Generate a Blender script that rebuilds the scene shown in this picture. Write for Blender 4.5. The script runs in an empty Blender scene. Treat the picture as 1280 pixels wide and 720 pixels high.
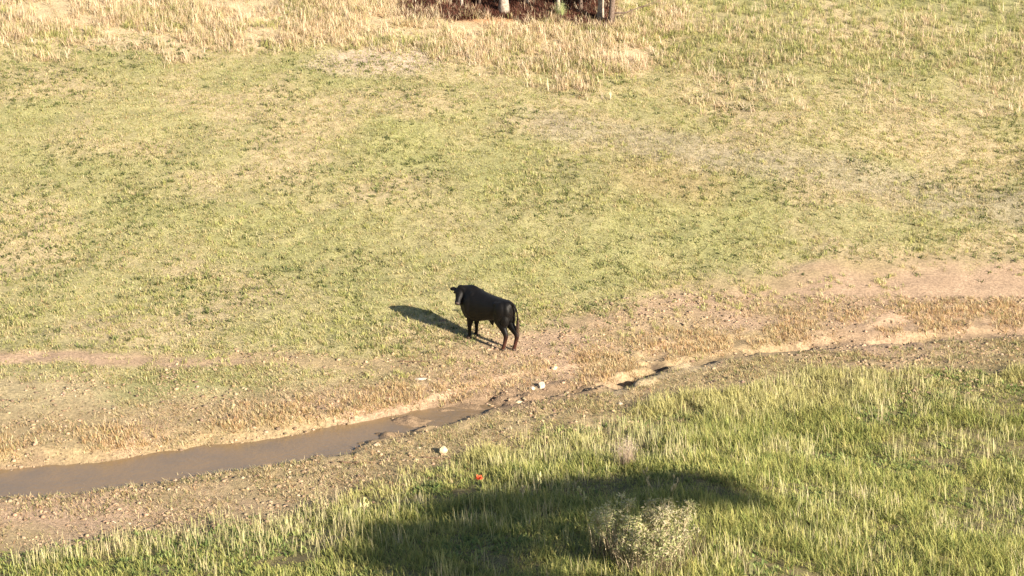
import bpy, bmesh, math, random
import numpy as np
from mathutils import Vector, Matrix

# ------------------------------------------------------------------ camera, sky, sun, exposure
scene = bpy.context.scene
COL = scene.collection
random.seed(7)
rng = np.random.default_rng(11)

CAM_H = 12.7
PITCH = math.radians(16.56)
cam_data = bpy.data.cameras.new("camera")
cam_data.sensor_width = 36.0
cam_data.lens = 36.0 * 2073.0 / 1280.0
cam_data.clip_end = 3000.0
cam_data.clip_start = 0.1
camera = bpy.data.objects.new("camera", cam_data)
COL.objects.link(camera)
camera.location = (0, 0, CAM_H)
camera.rotation_euler = (math.radians(90) - PITCH, 0, 0)
scene.camera = camera

SUN_EL = math.radians(23.0)
SUN_TO = Vector((0.71, -0.70, 0)).normalized()          # horizontal direction towards the sun
sun_dir = Vector((SUN_TO.x * math.cos(SUN_EL), SUN_TO.y * math.cos(SUN_EL), math.sin(SUN_EL)))

world = bpy.data.worlds.new("World")
scene.world = world
world.use_nodes = True
wn = world.node_tree
wn.nodes.clear()
w_out = wn.nodes.new("ShaderNodeOutputWorld")
w_bg = wn.nodes.new("ShaderNodeBackground")
w_sky = wn.nodes.new("ShaderNodeTexSky")
w_sky.sky_type = 'NISHITA'
w_sky.sun_disc = False
w_sky.sun_elevation = SUN_EL
w_sky.sun_rotation = math.atan2(SUN_TO.x, SUN_TO.y)
w_bg.inputs["Strength"].default_value = 0.052
wn.links.new(w_sky.outputs[0], w_bg.inputs[0])
wn.links.new(w_bg.outputs[0], w_out.inputs[0])

sun_data = bpy.data.lights.new("sun", 'SUN')
sun_data.energy = 5.0
sun_data.angle = math.radians(0.6)
sun_data.color = (1.0, 0.87, 0.70)
sun = bpy.data.objects.new("sun", sun_data)
COL.objects.link(sun)
sun.rotation_euler = sun_dir.to_track_quat('Z', 'Y').to_euler()

scene.view_settings.view_transform = 'Standard'
scene.view_settings.look = 'None'
scene.view_settings.gamma = 1.0
scene.view_settings.use_curve_mapping = False
scene.view_settings.exposure = 1.4

# ------------------------------------------------------------------ terrain functions
def smooth(a, b, t):
    u = np.clip((np.asarray(t, float) - a) / (b - a), 0, 1)
    return u * u * (3 - 2 * u)

def _hash(ix, iy, seed):
    n = (ix.astype(np.int64) * 374761393 + iy.astype(np.int64) * 668265263 + seed * 1442695041) & 0xffffffff
    n = ((n ^ (n >> 13)) * 1274126177) & 0xffffffff
    n = (n ^ (n >> 16)) & 0xffffffff
    return n / 4294967295.0

def noise(x, y, size, seed):
    """smooth value noise, 0..1, features about `size` metres across"""
    x = np.asarray(x, float) / size + 1000.0
    y = np.asarray(y, float) / size + 1000.0
    ix = np.floor(x); iy = np.floor(y)
    fx = x - ix; fy = y - iy
    fx = fx * fx * (3 - 2 * fx); fy = fy * fy * (3 - 2 * fy)
    a = _hash(ix, iy, seed); b = _hash(ix + 1, iy, seed)
    c = _hash(ix, iy + 1, seed); d = _hash(ix + 1, iy + 1, seed)
    return (a * (1 - fx) + b * fx) * (1 - fy) + (c * (1 - fx) + d * fx) * fy

def fbm(x, y, size, seed, octaves=3):
    s = 0; w = 1.0; t = 0
    for o in range(octaves):
        # every octave turned, so that no grid shows
        a = 0.6 * o + seed
        xx = x * math.cos(a) - y * math.sin(a); yy = x * math.sin(a) + y * math.cos(a)
        s = s + w * noise(xx, yy, size / 2 ** o, seed + 17 * o); t += w; w *= 0.55
    return s / t

CX = np.array([-60, -30, -14, -8, -5.5, -3.4, -1.5, -0.35, 1.0, 2.0, 2.65, 3.7, 5.5, 8, 14, 30, 60.])
CY = np.array([27., 28.0, 29.0, 30.2, 31.2, 32.1, 33.35, 34.05, 34.65, 35.0, 35.45, 36.55, 37.4, 38.2, 39.2, 41, 43.])
def creek_y(x):
    x = np.asarray(x, float)
    # smoothed polyline
    return (np.interp(x - .35, CX, CY) + np.interp(x, CX, CY) * 2 + np.interp(x + .35, CX, CY)) / 4

def s_of(x, y):
    return y - creek_y(x)

WATER_Z = -0.105
def height(x, y):
    x = np.asarray(x, float); y = np.asarray(y, float)
    s = s_of(x, y)
    # far side: gentle floor, then hillside
    far = 0.05 * np.clip(s - 0.7, 0, None)
    t = np.clip(y - 37.5, 0, None)
    far = far + np.where(t < 6, 0.14 * t * t / 12.0, 0.14 * (t - 3.0))
    t2 = np.clip(y - 75, 0, None)
    far = far - 0.10 * np.where(t2 < 40, t2 * t2 / 80.0, t2 - 20)
    # near bank, rising to where the photographer stands
    n = np.clip(-np.minimum(y - creek_y(np.minimum(x, 3.2)) * 1.0, 99) - 2.3 - 0.5 * np.clip(x - 3.2, 0, 20), 0, None)
    near = np.where(n < 2, 0.155 * n * n / 4.0, 0.155 * (n - 1.0))
    up = np.clip(19.0 - 1.6 * np.clip(x - 1.8, 0, 6) - y, 0, None)
    near = near + np.where(up < 3, 0.45 * up * up / 6, 0.45 * (up - 1.5))
    cap = 11.1
    z = np.where(s > 0, far, near)
    z = np.where(z > cap, cap + (z - cap) * 0.05, z) * np.where(y < 22, 1, 1)
    # undulation
    amp = smooth(1.5, 6, np.abs(s)) 
    z = z + amp * (fbm(x, y, 9.0, 3, 3) - 0.5) * 0.7 * smooth(2, 12, np.abs(s))
    z = z + (fbm(x, y, 1.3, 5, 3) - 0.5) * (0.05 + 0.10 * amp)
    z = z + (fbm(x, y, 0.34, 9, 3) - 0.5) * (0.03 + 0.02 * amp + 0.06 * smooth(2.2, .8, np.abs(s)))
    # channel: broad and wet on the left, a shallow muddy run in the middle, a cut gully on the right
    wob = (fbm(x, y, 1.1, 21, 3) - 0.5) * 0.75 + (fbm(x, y, .35, 22, 2) - .5) * .35
    e = s + wob * 0.7
    wleft = smooth(0.6, -3.2, x); wright = smooth(1.9, 2.4, x)
    half = 0.40 + 0.50 * wleft - 0.08 * wright
    depth = 0.10 + 0.13 * wleft
    depth = depth * (1 - wright) + wright * 0.13
    prof = 1 - smooth(half * 0.35, half * 1.35, np.abs(e))
    z = z - depth * prof
    z = z + prof * smooth(-4.6, -2.2, x) * np.clip(fbm(x, y * 1.8, .75, 27, 3) - .46, 0, 1) * .75 * (1 - wright)      # gravel bars
    # pits cut by the water, low mounds added sunward to shade them
    for px, py, rx, ry, dp, ang in ((2.62, 35.64, 0.34, 0.24, 0.42, 0.35), (2.98, 35.28, 0.40, 0.20, -0.11, 0.5), (3.45, 36.58, 0.50, 0.15, 0.25, 0.20), (3.75, 36.28, 0.45, 0.14, -0.10, 0.3), (3.05, 36.1, 0.20, 0.12, 0.12, 0.5),
                                    (2.25, 35.2, 0.42, 0.13, 0.12, 0.15), (6.6, 37.9, 0.8, 0.16, 0.26, 0.3), (9.4, 38.5, 0.7, 0.15, 0.25, 0.1)):
        dx = x - px; dy = y - py
        u = (dx * math.cos(ang) + dy * math.sin(ang)) / rx
        v = (-dx * math.sin(ang) + dy * math.cos(ang)) / ry
        r = np.sqrt(u * u + v * v) + (fbm(x, y, 0.25, 33, 2) - 0.5) * 0.5
        z = z - dp * (1 - smooth(0.65, 1.05, r))
    # low erosion steps along the far bank
    z = z + 0.05 * smooth(0.9, 1.15, s + (noise(x, y, 1.7, 44) - .5) * 1.4) + 0.04 * smooth(-1.5, -1.75, s + (noise(x, y, 1.4, 46) - .5) * 1.2)
    # level the spot where the animal stands
    return z

def unproject(px, py):
    """1280x720 picture point -> ground point"""
    f = 2073.0
    dx = (px - 640) / f; dy = (360 - py) / f
    P = math.radians(16.56)
    d = np.array([dx, math.cos(P) + dy * math.sin(P), -math.sin(P) + dy * math.cos(P)])
    t = 15.0
    while t < 200:
        p = np.array([0, 0, 12.7]) + d * t
        if p[2] < float(height(p[0], p[1])):
            return tuple(round(float(v), 2) for v in p)
        t += 0.02
    return None

# ------------------------------------------------------------------ helpers
def tag(o, label=None, cat=None, group=None, kind=None):
    if label: o['label'] = label
    if cat: o['category'] = cat
    if group: o['group'] = group
    if kind: o['kind'] = kind
    return o

def mat(name, color=(.5, .5, .5), rough=0.8, spec=0.3):
    m = bpy.data.materials.new(name)
    m.use_nodes = True
    b = m.node_tree.nodes["Principled BSDF"]
    b.inputs["Base Color"].default_value = (*color, 1)
    b.inputs["Roughness"].default_value = rough
    b.inputs["Specular IOR Level"].default_value = spec
    return m, b

def mottled(name, c1, c2, scale=8, rough=0.85, bump=0.3, spec=0.25, dist=0.02):
    m, b = mat(name, c1, rough, spec)
    nt = m.node_tree
    tc = nt.nodes.new("ShaderNodeTexCoord")
    n = nt.nodes.new("ShaderNodeTexNoise"); n.inputs["Scale"].default_value = scale; n.inputs["Detail"].default_value = 6
    r = nt.nodes.new("ShaderNodeValToRGB")
    r.color_ramp.elements[0].position = 0.35; r.color_ramp.elements[1].position = 0.68
    r.color_ramp.elements[0].color = (*c1, 1); r.color_ramp.elements[1].color = (*c2, 1)
    nt.links.new(tc.outputs["Object"], n.inputs["Vector"])
    nt.links.new(n.outputs[0], r.inputs[0]); nt.links.new(r.outputs[0], b.inputs["Base Color"])
    bp = nt.nodes.new("ShaderNodeBump"); bp.inputs["Strength"].default_value = bump; bp.inputs["Distance"].default_value = dist
    nt.links.new(n.outputs[0], bp.inputs["Height"]); nt.links.new(bp.outputs[0], b.inputs["Normal"])
    return m

def leaf_mat(name, trans=0.35):
    """blade / leaf material: colour from the plant's own attribute, light passes through a little"""
    m = bpy.data.materials.new(name); m.use_nodes = True
    nt = m.node_tree; nt.nodes.clear()
    out = nt.nodes.new("ShaderNodeOutputMaterial")
    at = nt.nodes.new("ShaderNodeAttribute"); at.attribute_name = "Col"
    d = nt.nodes.new("ShaderNodeBsdfPrincipled"); d.inputs["Roughness"].default_value = 0.65
    d.inputs["Specular IOR Level"].default_value = 0.25
    t = nt.nodes.new("ShaderNodeBsdfTranslucent")
    mx = nt.nodes.new("ShaderNodeMixShader"); mx.inputs[0].default_value = trans
    nt.links.new(at.outputs["Color"], d.inputs["Base Color"]); nt.links.new(at.outputs["Color"], t.inputs["Color"])
    nt.links.new(d.outputs[0], mx.inputs[1]); nt.links.new(t.outputs[0], mx.inputs[2]); nt.links.new(mx.outputs[0], out.inputs[0])
    return m

M_LEAF = leaf_mat("plant_blades")

def mesh_np(name, verts, faces_flat, counts, cols=None, material=None, smooth_shade=False, parent=None):
    me = bpy.data.meshes.new(name)
    nv = len(verts); nf = len(counts)
    me.vertices.add(nv); me.vertices.foreach_set("co", np.ascontiguousarray(verts, dtype=np.float32).ravel())
    me.loops.add(len(faces_flat)); me.loops.foreach_set("vertex_index", np.ascontiguousarray(faces_flat, dtype=np.int32))
    me.polygons.add(nf)
    starts = np.concatenate([[0], np.cumsum(counts)[:-1]]).astype(np.int32)
    me.polygons.foreach_set("loop_start", starts)
    me.polygons.foreach_set("loop_total", np.asarray(counts, dtype=np.int32))
    if smooth_shade: me.polygons.foreach_set("use_smooth", np.ones(nf, dtype=bool))
    me.update(calc_edges=True)
    if cols is not None:
        a = me.color_attributes.new("Col", 'FLOAT_COLOR', 'POINT')
        c = np.ones((nv, 4), dtype=np.float32); c[:, :3] = cols
        a.data.foreach_set("color", c.ravel())
    if material: me.materials.append(material)
    o = bpy.data.objects.new(name, me); COL.objects.link(o)
    if parent is not None: o.parent = parent
    return o

def blade_arrays(base, yaw, length, width, lean, curl, col, tipcol=None):
    """N blades: 5-vertex strips that lean and curl. All arguments arrays of N."""
    N = len(base)
    dx = np.cos(yaw); dy = np.sin(yaw)
    side = np.stack([-dy, dx, np.zeros(N)], 1) * (width / 2)[:, None]
    def pt(t):
        a = lean + curl * t
        # integrate roughly
        h = length * t * np.cos(lean + curl * t * 0.5); o = length * t * np.sin(lean + curl * t * 0.5)
        return base + np.stack([dx * o, dy * o, h], 1)
    p0 = base; p1 = pt(0.55); p2 = pt(1.0)
    V = np.stack([p0 - side, p0 + side, p1 - side * .8, p1 + side * .8, p2], 1).reshape(-1, 3)
    idx = np.arange(N)[:, None] * 5
    F = (idx + np.array([[0, 1, 3, 2, 2, 3, 4]])).ravel()
    C = np.tile([4, 3], N)
    if tipcol is None: tipcol = col
    K = np.stack([col * .8, col * .8, col, col, tipcol], 1).reshape(-1, 3)
    return V, F, C, K

def pick(pal, w, n):
    pal = np.array(pal, float); w = np.array(w, float); w = w / w.sum()
    c = pal[rng.choice(len(pal), n, p=w)]
    return c * rng.uniform(0.8, 1.22, (n, 1)) * rng.uniform(0.94, 1.06, (n, 3))

# ------------------------------------------------------------------ what grows where
def cover(x, y):
    """land-cover fields at ground points: dict of 0..1 weights"""
    s = s_of(x, y)
    wob = (fbm(x, y, 3.2, 61, 3) - .5)
    wob2 = (fbm(x, y, 1.1, 62, 3) - .5)
    near = smooth(-2.1, -3.5, s + wob * 1.6 + wob2 * 1.3 + 1.25 * smooth(1.2, -2.5, x) + 0.35 * smooth(1.5, 4, x) * -1)     # lush near bank
    meadow = smooth(3.0, 4.6, s + wob * 2.0 + wob2 * 1.2 + 0.9 * smooth(-0.5, -3, x) - 0.9 * smooth(.8, 2.5, x)) 
    meadow = np.maximum(meadow, 0)
    # bare path on the right beyond the gully
    path = smooth(0.75, 0.25, np.abs(y - (38.75 + 0.10 * x) + wob2 * .8)) * smooth(0.3, 1.5, x)
    path2 = smooth(0.6, 0.15, np.abs(y - (35.75 - 0.02 * x) + wob2 * .9)) * smooth(-1.5, -2.6, x)
    dry = smooth(56.0, 58.4, y + wob * 4.0 + wob2 * 2.5 + 1.0 * smooth(1, 3, x) - 1.8 * smooth(2, -5, x) + 6 * smooth(5.2, 6.3, x + wob)) * smooth(66.3, 65.0, y) 
    dry = dry * (1 - 0.85 * smooth(4.8, 6.2, x + wob * 2 + (y - 62) * -.25) )
    litter = smooth(63.2, 63.9, y + wob2 * 2.0 + wob + .95 * smooth(1.8, 3.0, x) + .3 * smooth(-.5, .5, x) + .35 * smooth(-1, -2, x)) * smooth(4.4, 3.6, x + wob2 * .6 - (y - 64) * .1) * smooth(-5.0, -3.6, x)  # litter zone, also where the shade under the trees is painted
    return dict(s=s, near=near, meadow=meadow, path=np.maximum(path, path2), dry=dry, litter=litter)

def lerp(a, b, t):
    return a + (b - a) * t[..., None]

SOIL = np.array([.47, .335, .225]); SOIL2 = np.array([.40, .31, .175]); MUD = np.array([.30, .205, .13])
def ground_color(x, y, c):
    s = c['s']
    n1 = fbm(x, y, 2.2, 71, 3); n2 = fbm(x, y, .35, 72, 3); n3 = fbm(x, y, 5.5, 73, 2)
    col = lerp(SOIL, SOIL2, smooth(.35, .65, n1))
    # wet strip of the channel
    wet = smooth(1.15, .35, np.abs(s + (fbm(x, y, 1.1, 21, 3) - .5) * .4)) * (1 - .55 * smooth(1.2, 2.6, x))
    col = lerp(col, np.array([.25, .175, .11]), wet * .85)
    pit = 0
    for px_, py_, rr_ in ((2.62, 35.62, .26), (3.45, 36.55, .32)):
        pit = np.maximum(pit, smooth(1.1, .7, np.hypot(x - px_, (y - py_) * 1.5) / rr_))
    col = lerp(col, np.array([.06, .042, .032]), pit * .85)  # wet mud, darkened further to paint the shadow inside the pits
    # pale clay shelf below the gully
    shelf = smooth(.36, .12, np.abs(s + .78 - 0.05 * x)) * smooth(1.9, 2.4, x) * smooth(5.4, 4.4, x)
    col = lerp(col, np.array([.42, .34, .22]), shelf * .7)
    # meadow floor
    mg = lerp(np.array([.37, .34, .165]), np.array([.45, .37, .215]), smooth(.38, .62, n1))
    mg = lerp(mg, np.array([.29, .30, .12]), smooth(.50, .70, n3) * .55)
    # reddish bare patch on the right, grey-brown thin strip above it
    red = smooth(1.0, .3, np.sqrt(((x - 4.6) / 2.6) ** 2 + ((y - 48.6) / 2.8) ** 2) + (n1 - .5) * .8)
    mg = lerp(mg, np.array([.44, .31, .18]), red * .5)
    thin = smooth(1.0, .4, np.abs((y - 51.8 + .45 * (x - 3)) / 1.8) + (n1 - .5)) * smooth(-.5, 1.5, x)
    mg = lerp(mg, np.array([.40, .34, .235]), thin * .7)
    grn = smooth(1.1, .3, np.sqrt(((x + 3.6) / 2.8) ** 2 + ((y - 50.6) / 2.6) ** 2) + (n1 - .5) * .8)
    mg = lerp(mg, np.array([.35, .36, .14]), grn * .6)
    m = c['meadow'] * (1 - c['path'])
    col = lerp(col, mg, m)
    col = lerp(col, np.array([.56, .43, .27]), c['dry'] * .85)
    pink = smooth(1.0, .3, np.sqrt(((x + 4.6) / 3.2) ** 2 + ((y - 58.3) / 2.0) ** 2) + (n1 - .5) * .8)
    col = lerp(col, np.array([.58, .45, .36]), pink * .8)
    org = smooth(1.0, .3, np.sqrt(((x + .9) / 2.3) ** 2 + ((y - 63.6) / 1.0) ** 2) + (n1 - .5) * .8)
    col = lerp(col, np.array([.52, .27, .13]), org * .8)
    col = lerp(col, np.array([.17, .075, .055]), c['litter'] * .9)  # litter brown with the shade under the trees painted in
    col = lerp(col, np.array([.20, .17, .08]), c['near'] * .92)
    col = col * (0.80 + 0.40 * n2)[..., None]
    return np.clip(col, .01, 1), wet

# ------------------------------------------------------------------ ground sheet
def axis(lo, hi, f0, f1, fine, mid, far):
    inner = np.arange(f0, f1, fine)
    left = np.arange(lo, f0, mid); right = np.arange(f1, hi, mid)
    out = []
    v = hi; st = mid
    while v < far:
        st *= 1.22; out.append(v + st * 0); v += st
    out.append(far)
    outl = []
    v = lo; st = mid
    while v > -far + 1:
        st *= 1.22; v -= st; outl.append(v)
    return np.unique(np.round(np.concatenate([outl[::-1], left, inner, right, out]), 4))

gx = axis(-22.0, 24.0, -6.5, 7.0, 0.06, 0.13, 600.0)
gy = axis(14.0, 72.0, 29.0, 39.5, 0.06, 0.13, 900.0)
gy = gy[gy > -250]
X, Y = np.meshgrid(gx, gy)
Z = height(X, Y)
cv = cover(X, Y)
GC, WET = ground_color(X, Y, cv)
nx, ny = len(gx), len(gy)
i = np.arange(nx - 1)[None, :]; j = np.arange(ny - 1)[:, None]
q = np.stack([j * nx + i, j * nx + i + 1, (j + 1) * nx + i + 1, (j + 1) * nx + i], -1).reshape(-1)

def ground_material():
    m = bpy.data.materials.new("earth_and_short_grass"); m.use_nodes = True
    nt = m.node_tree; b = nt.nodes["Principled BSDF"]
    at = nt.nodes.new("ShaderNodeAttribute"); at.attribute_name = "Col"
    w = nt.nodes.new("ShaderNodeAttribute"); w.attribute_name = "wet"
    geo = nt.nodes.new("ShaderNodeNewGeometry")
    n1 = nt.nodes.new("ShaderNodeTexNoise"); n1.inputs["Scale"].default_value = 14; n1.inputs["Detail"].default_value = 8; n1.inputs["Roughness"].default_value = .7
    n2 = nt.nodes.new("ShaderNodeTexNoise"); n2.inputs["Scale"].default_value = 60; n2.inputs["Detail"].default_value = 4
    nt.links.new(geo.outputs["Position"], n1.inputs["Vector"]); nt.links.new(geo.outputs["Position"], n2.inputs["Vector"])
    r = nt.nodes.new("ShaderNodeMapRange"); r.inputs[1].default_value = .3; r.inputs[2].default_value = .7; r.inputs[3].default_value = .5; r.inputs[4].default_value = 1.4
    nt.links.new(n1.outputs[0], r.inputs[0])
    mul = nt.nodes.new("ShaderNodeVectorMath"); mul.operation = 'SCALE'
    nt.links.new(at.outputs["Color"], mul.inputs[0]); nt.links.new(r.outputs[0], mul.inputs["Scale"])
    nt.links.new(mul.outputs[0], b.inputs["Base Color"])
    rr = nt.nodes.new("ShaderNodeMapRange"); rr.inputs[3].default_value = .95; rr.inputs[4].default_value = .42
    nt.links.new(w.outputs["Fac"], rr.inputs[0]); nt.links.new(rr.outputs[0], b.inputs["Roughness"])
    b.inputs["Specular IOR Level"].default_value = .3
    add = nt.nodes.new("ShaderNodeMath"); add.operation = 'ADD'
    nt.links.new(n1.outputs[0], add.inputs[0]); nt.links.new(n2.outputs[0], add.inputs[1])
    bp = nt.nodes.new("ShaderNodeBump"); bp.inputs["Strength"].default_value = .8; bp.inputs["Distance"].default_value = .035
    nt.links.new(add.outputs[0], bp.inputs["Height"]); nt.links.new(bp.outputs[0], b.inputs["Normal"])
    return m

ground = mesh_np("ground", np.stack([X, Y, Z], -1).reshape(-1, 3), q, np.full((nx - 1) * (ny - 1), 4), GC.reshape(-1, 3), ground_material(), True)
wa = ground.data.attributes.new("wet", 'FLOAT', 'POINT'); wa.data.foreach_set("value", WET.reshape(-1).astype(np.float32))
tag(ground, kind='structure')

# ------------------------------------------------------------------ creek water
def water_material():
    m, b = mat("muddy_water", (.21, .155, .105), .12, .42)
    nt = m.node_tree
    geo = nt.nodes.new("ShaderNodeNewGeometry")
    n0 = nt.nodes.new("ShaderNodeTexNoise"); n0.inputs["Scale"].default_value = 1.1; n0.inputs["Detail"].default_value = 4
    r = nt.nodes.new("ShaderNodeValToRGB"); r.color_ramp.elements[0].position = .4; r.color_ramp.elements[1].position = .62
    r.color_ramp.elements[0].color = (.24, .165, .09, 1); r.color_ramp.elements[1].color = (.20, .145, .09, 1)
    nt.links.new(geo.outputs["Position"], n0.inputs["Vector"]); nt.links.new(n0.outputs[0], r.inputs[0]); nt.links.new(r.outputs[0], b.inputs["Base Color"])
    n = nt.nodes.new("ShaderNodeTexNoise"); n.inputs["Scale"].default_value = 9; n.inputs["Detail"].default_value = 5
    nt.links.new(geo.outputs["Position"], n.inputs["Vector"])
    bp = nt.nodes.new("ShaderNodeBump"); bp.inputs["Strength"].default_value = .5; bp.inputs["Distance"].default_value = .02
    nt.links.new(n.outputs[0], bp.inputs["Height"]); nt.links.new(bp.outputs[0], b.inputs["Normal"])
    return m
wx = np.concatenate([np.arange(-58, -8, 1.0), np.arange(-8, 1.9, .2)])
wv = []
for x in wx:
    yc = float(creek_y(x))
    wd = 2.0 * float(smooth(1.9, -.6, x)) + .05
    wv += [(x, yc - wd, WATER_Z), (x, yc + wd * .6, WATER_Z)]
wf = []
for k in range(len(wx) - 1): wf += [2 * k, 2 * k + 2, 2 * k + 3, 2 * k + 1]
tag(mesh_np("creek_water", np.array(wv), np.array(wf), np.full(len(wx) - 1, 4), None, water_material(), True), kind='structure')

# ------------------------------------------------------------------ grasses
def scatter(n, x0, x1, y0, y1, widen=True):
    y = rng.uniform(y0, y1, n * 2)
    x = rng.uniform(x0, x1, n * 2)
    keep = np.abs(x) < (y * .33 + 2.5)
    return x[keep][:n], y[keep][:n]

def clumps(x, y, per, spread):
    """per blades round each clump point"""
    n = len(x)
    cx = np.repeat(x, per) + rng.normal(0, spread, n * per)
    cy = np.repeat(y, per) + rng.normal(0, spread, n * per)
    return cx, cy

def field(name, label, cat, x, y, per, spread, pal, w, L, W, lean, curl, tip=None, zoff=-.01, tint=None, clumpcol=.6, hp=None):
    n = len(x)
    cx, cy = clumps(x, y, per, spread)
    N = len(cx)
    cz = height(cx, cy) + zoff
    base = np.stack([cx, cy, cz], 1)
    lc = np.repeat(rng.uniform(.7, 1.25, n), per)
    length = rng.uniform(L[0], L[1], N) * lc
    if hp is not None: length = length * hp(cx, cy)
    width = rng.uniform(W[0], W[1], N)
    ln = rng.uniform(lean[0], lean[1], N); cu = rng.uniform(curl[0], curl[1], N)
    c1 = np.repeat(pick(pal, w, n), per, axis=0); c2 = pick(pal, w, N)
    col = c1 * clumpcol + c2 * (1 - clumpcol)
    if tint is not None: col = tint(cx, cy, col)
    V, F, C, K = blade_arrays(base, rng.uniform(0, 6.283, N), length, width, ln, cu, col, col * 1.1 if tip is None else col * (1 - tip[1]) + np.array(tip[0]) * tip[1])
    o = mesh_np(name, V, F, C, np.clip(K, 0, .9), M_LEAF)
    return tag(o, label, cat, kind='stuff')

def sel(x, y, p):
    k = rng.uniform(0, 1, len(x)) < p
    return x[k], y[k]

STRAW = (.60, .49, .28); PALE = (.66, .56, .36); OLIVE = (.37, .37, .15); GREEN = (.20, .235, .08); DARK = (.10, .12, .045); RUST = (.42, .25, .13); LIME = (.43, .45, .15)

# short grazed turf of the hillside
def meadow_tint(x, y, col):
    n1 = fbm(x, y, 2.2, 71, 3); n3 = fbm(x, y, 5.5, 73, 2)
    g = smooth(.50, .64, n3) * .25 + smooth(1.1, .3, np.sqrt(((x + 3.6) / 2.8) ** 2 + ((y - 50.6) / 2.6) ** 2)) * .5
    col = lerp(col, np.array([.36, .37, .15]), np.clip(g, 0, .4))
    red = smooth(1.0, .3, np.sqrt(((x - 4.6) / 2.6) ** 2 + ((y - 48.6) / 2.8) ** 2)) * .5
    col = lerp(col, np.array([.46, .33, .19]), red * .6)
    thin = smooth(1.0, .4, np.abs((y - 51.8 + .45 * (x - 3)) / 1.8)) * smooth(-.5, 1.5, x) * .4
    return lerp(col, np.array([.42, .36, .25]), thin)
x, y = scatter(105000, -24, 24, 34.5, 62)
c = cover(x, y)
x, y = sel(x, y, np.clip(c['meadow'] * (1 - .9 * c['path']) * (1 - c['dry'] * .8) * (.35 + 1.1 * fbm(x, y, .9, 81, 3)), 0, 1))
field("short_grass", "short grazed olive and straw coloured grass covering the hillside", "grass", x, y, 7, .045,
      [STRAW, PALE, OLIVE, GREEN, LIME, RUST], [2.5, 1.5, 4.0, 1.3, 2.2, .6], (.03, .11), (.010, .022), (.1, 1.1), (.2, .9), tint=meadow_tint)
# darker broad-leaved weeds dotted over the hillside
x, y = scatter(11000, -24, 24, 36.5, 60)
c = cover(x, y)
x, y = sel(x, y, c['meadow'] * (1 - c['path']) * smooth(.42, .62, fbm(x, y, 2.4, 85, 3)) * .85 + .06)
field("meadow_weeds", "small dark green weeds dotted over the hillside", "weeds", x, y, 9, .05,
      [GREEN, DARK, OLIVE], [2, 4, 1.5], (.05, .15), (.02, .04), (.2, 1.2), (.1, .8))
# taller yellowish tussocks low on the slope, round the animal
x, y = scatter(14000, -22, 22, 35.0, 57)
c = cover(x, y)
x, y = sel(x, y, np.clip(smooth(1.6, 3.0, c['s']) * (1 - .8 * c['path']) * smooth(24, 6, c['s']) * smooth(.45, .6, fbm(x, y, 1.6, 87, 3)), 0, 1))
k = ~((np.abs(x + .5) < 1.3) & (np.abs(y - 37.4) < 1.0)); x, y = x[k], y[k]
field("grass_tussocks", "yellow green tussocks low on the slope", "grass", x, y, 16, .05,
      [STRAW, PALE, OLIVE, LIME], [2, 1.3, 3, 3], (.06, .15), (.010, .018), (.05, .7), (.1, .8))
# straw and sparse tufts on the dirt of the valley floor
x, y = scatter(90000, -22, 22, 25.0, 41)
c = cover(x, y)
p = smooth(.5, 1.1, np.abs(c['s'])) * smooth(6, 3.5, c['s']) * smooth(-5.2, -3.2, c['s']) * (.25 + 1.6 * smooth(.42, .60, fbm(x, y, 1.3, 89, 3))) * (1 - .75 * c['path'])
x, y = sel(x, y, np.clip(p, 0, 1))
field("trampled_straw", "trampled straw and thin grass on the bare dirt by the creek", "straw", x, y, 4, .05,
      [STRAW, PALE, RUST, OLIVE, DARK, (.16, .11, .07)], [4, 2, 2, 2.4, 1.4, 1.6], (.04, .13), (.008, .017), (.5, 1.5), (-.1, .6))
# orange-straw clump bank above the gully and left of the water
x, y = scatter(52000, -14, 14, 29, 41)
c = cover(x, y)
p = smooth(.12, .4, c['s'] - .7 * smooth(.6, -3.2, x)) * smooth(2.6, 1.6, c['s']) * np.maximum(0.0 + smooth(1.0, 1.7, x), .3 + .7 * smooth(-.6, -1.8, x)) * smooth(.30, .50, fbm(x, y, .8, 90, 3))
x, y = sel(x, y, np.clip(p, 0, 1))
field("bank_straw", "golden straw tufts along the far edge of the creek", "straw", x, y, 7, .05,
      [(.62, .45, .24), PALE, RUST, OLIVE], [4, 2, 1.5, 1], (.06, .17), (.008, .016), (.1, .9), (.1, .8))

# ragged grass on the near rim of the channel and on the clods round the gully
x, y = scatter(52000, -14, 14, 28, 41)
c = cover(x, y)
p = smooth(-.35, -.7, c['s'] + .75 * smooth(.6, -3.2, x)) * smooth(-2.6, -1.5, c['s']) * smooth(.44, .62, fbm(x, y, .6, 93, 3)) * (.4 + .6 * smooth(0, 2, x))
x, y = sel(x, y, np.clip(p, 0, 1))
field("rim_grass", "ragged straw and green tufts along the near edge of the creek", "grass", x, y, 7, .045,
      [STRAW, OLIVE, GREEN, DARK, RUST], [4, 3, 1.4, 1, 1.2], (.04, .13), (.008, .016), (.2, 1.2), (.1, .8))

# tall dead grass band below the trees
x, y = scatter(30000, -27, 27, 53.5, 67)
c = cover(x, y)
x, y = sel(x, y, np.clip(c['dry'] * (.08 + 1.3 * smooth(.38, .62, fbm(x, y, 1.3, 91, 3))) * (1 - .8 * c['litter']), 0, 1))
field("tall_dry_grass", "tall bleached dead grass standing below the trees", "dry grass", x, y, 9, .07,
      [(.70, .56, .36), (.74, .62, .46), (.60, .44, .27), OLIVE, (.34, .25, .16)], [4, 3.4, 1.2, 1.6, .5], (.08, .46), (.012, .024), (.0, .85), (.1, 1.0), clumpcol=.7)
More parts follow.
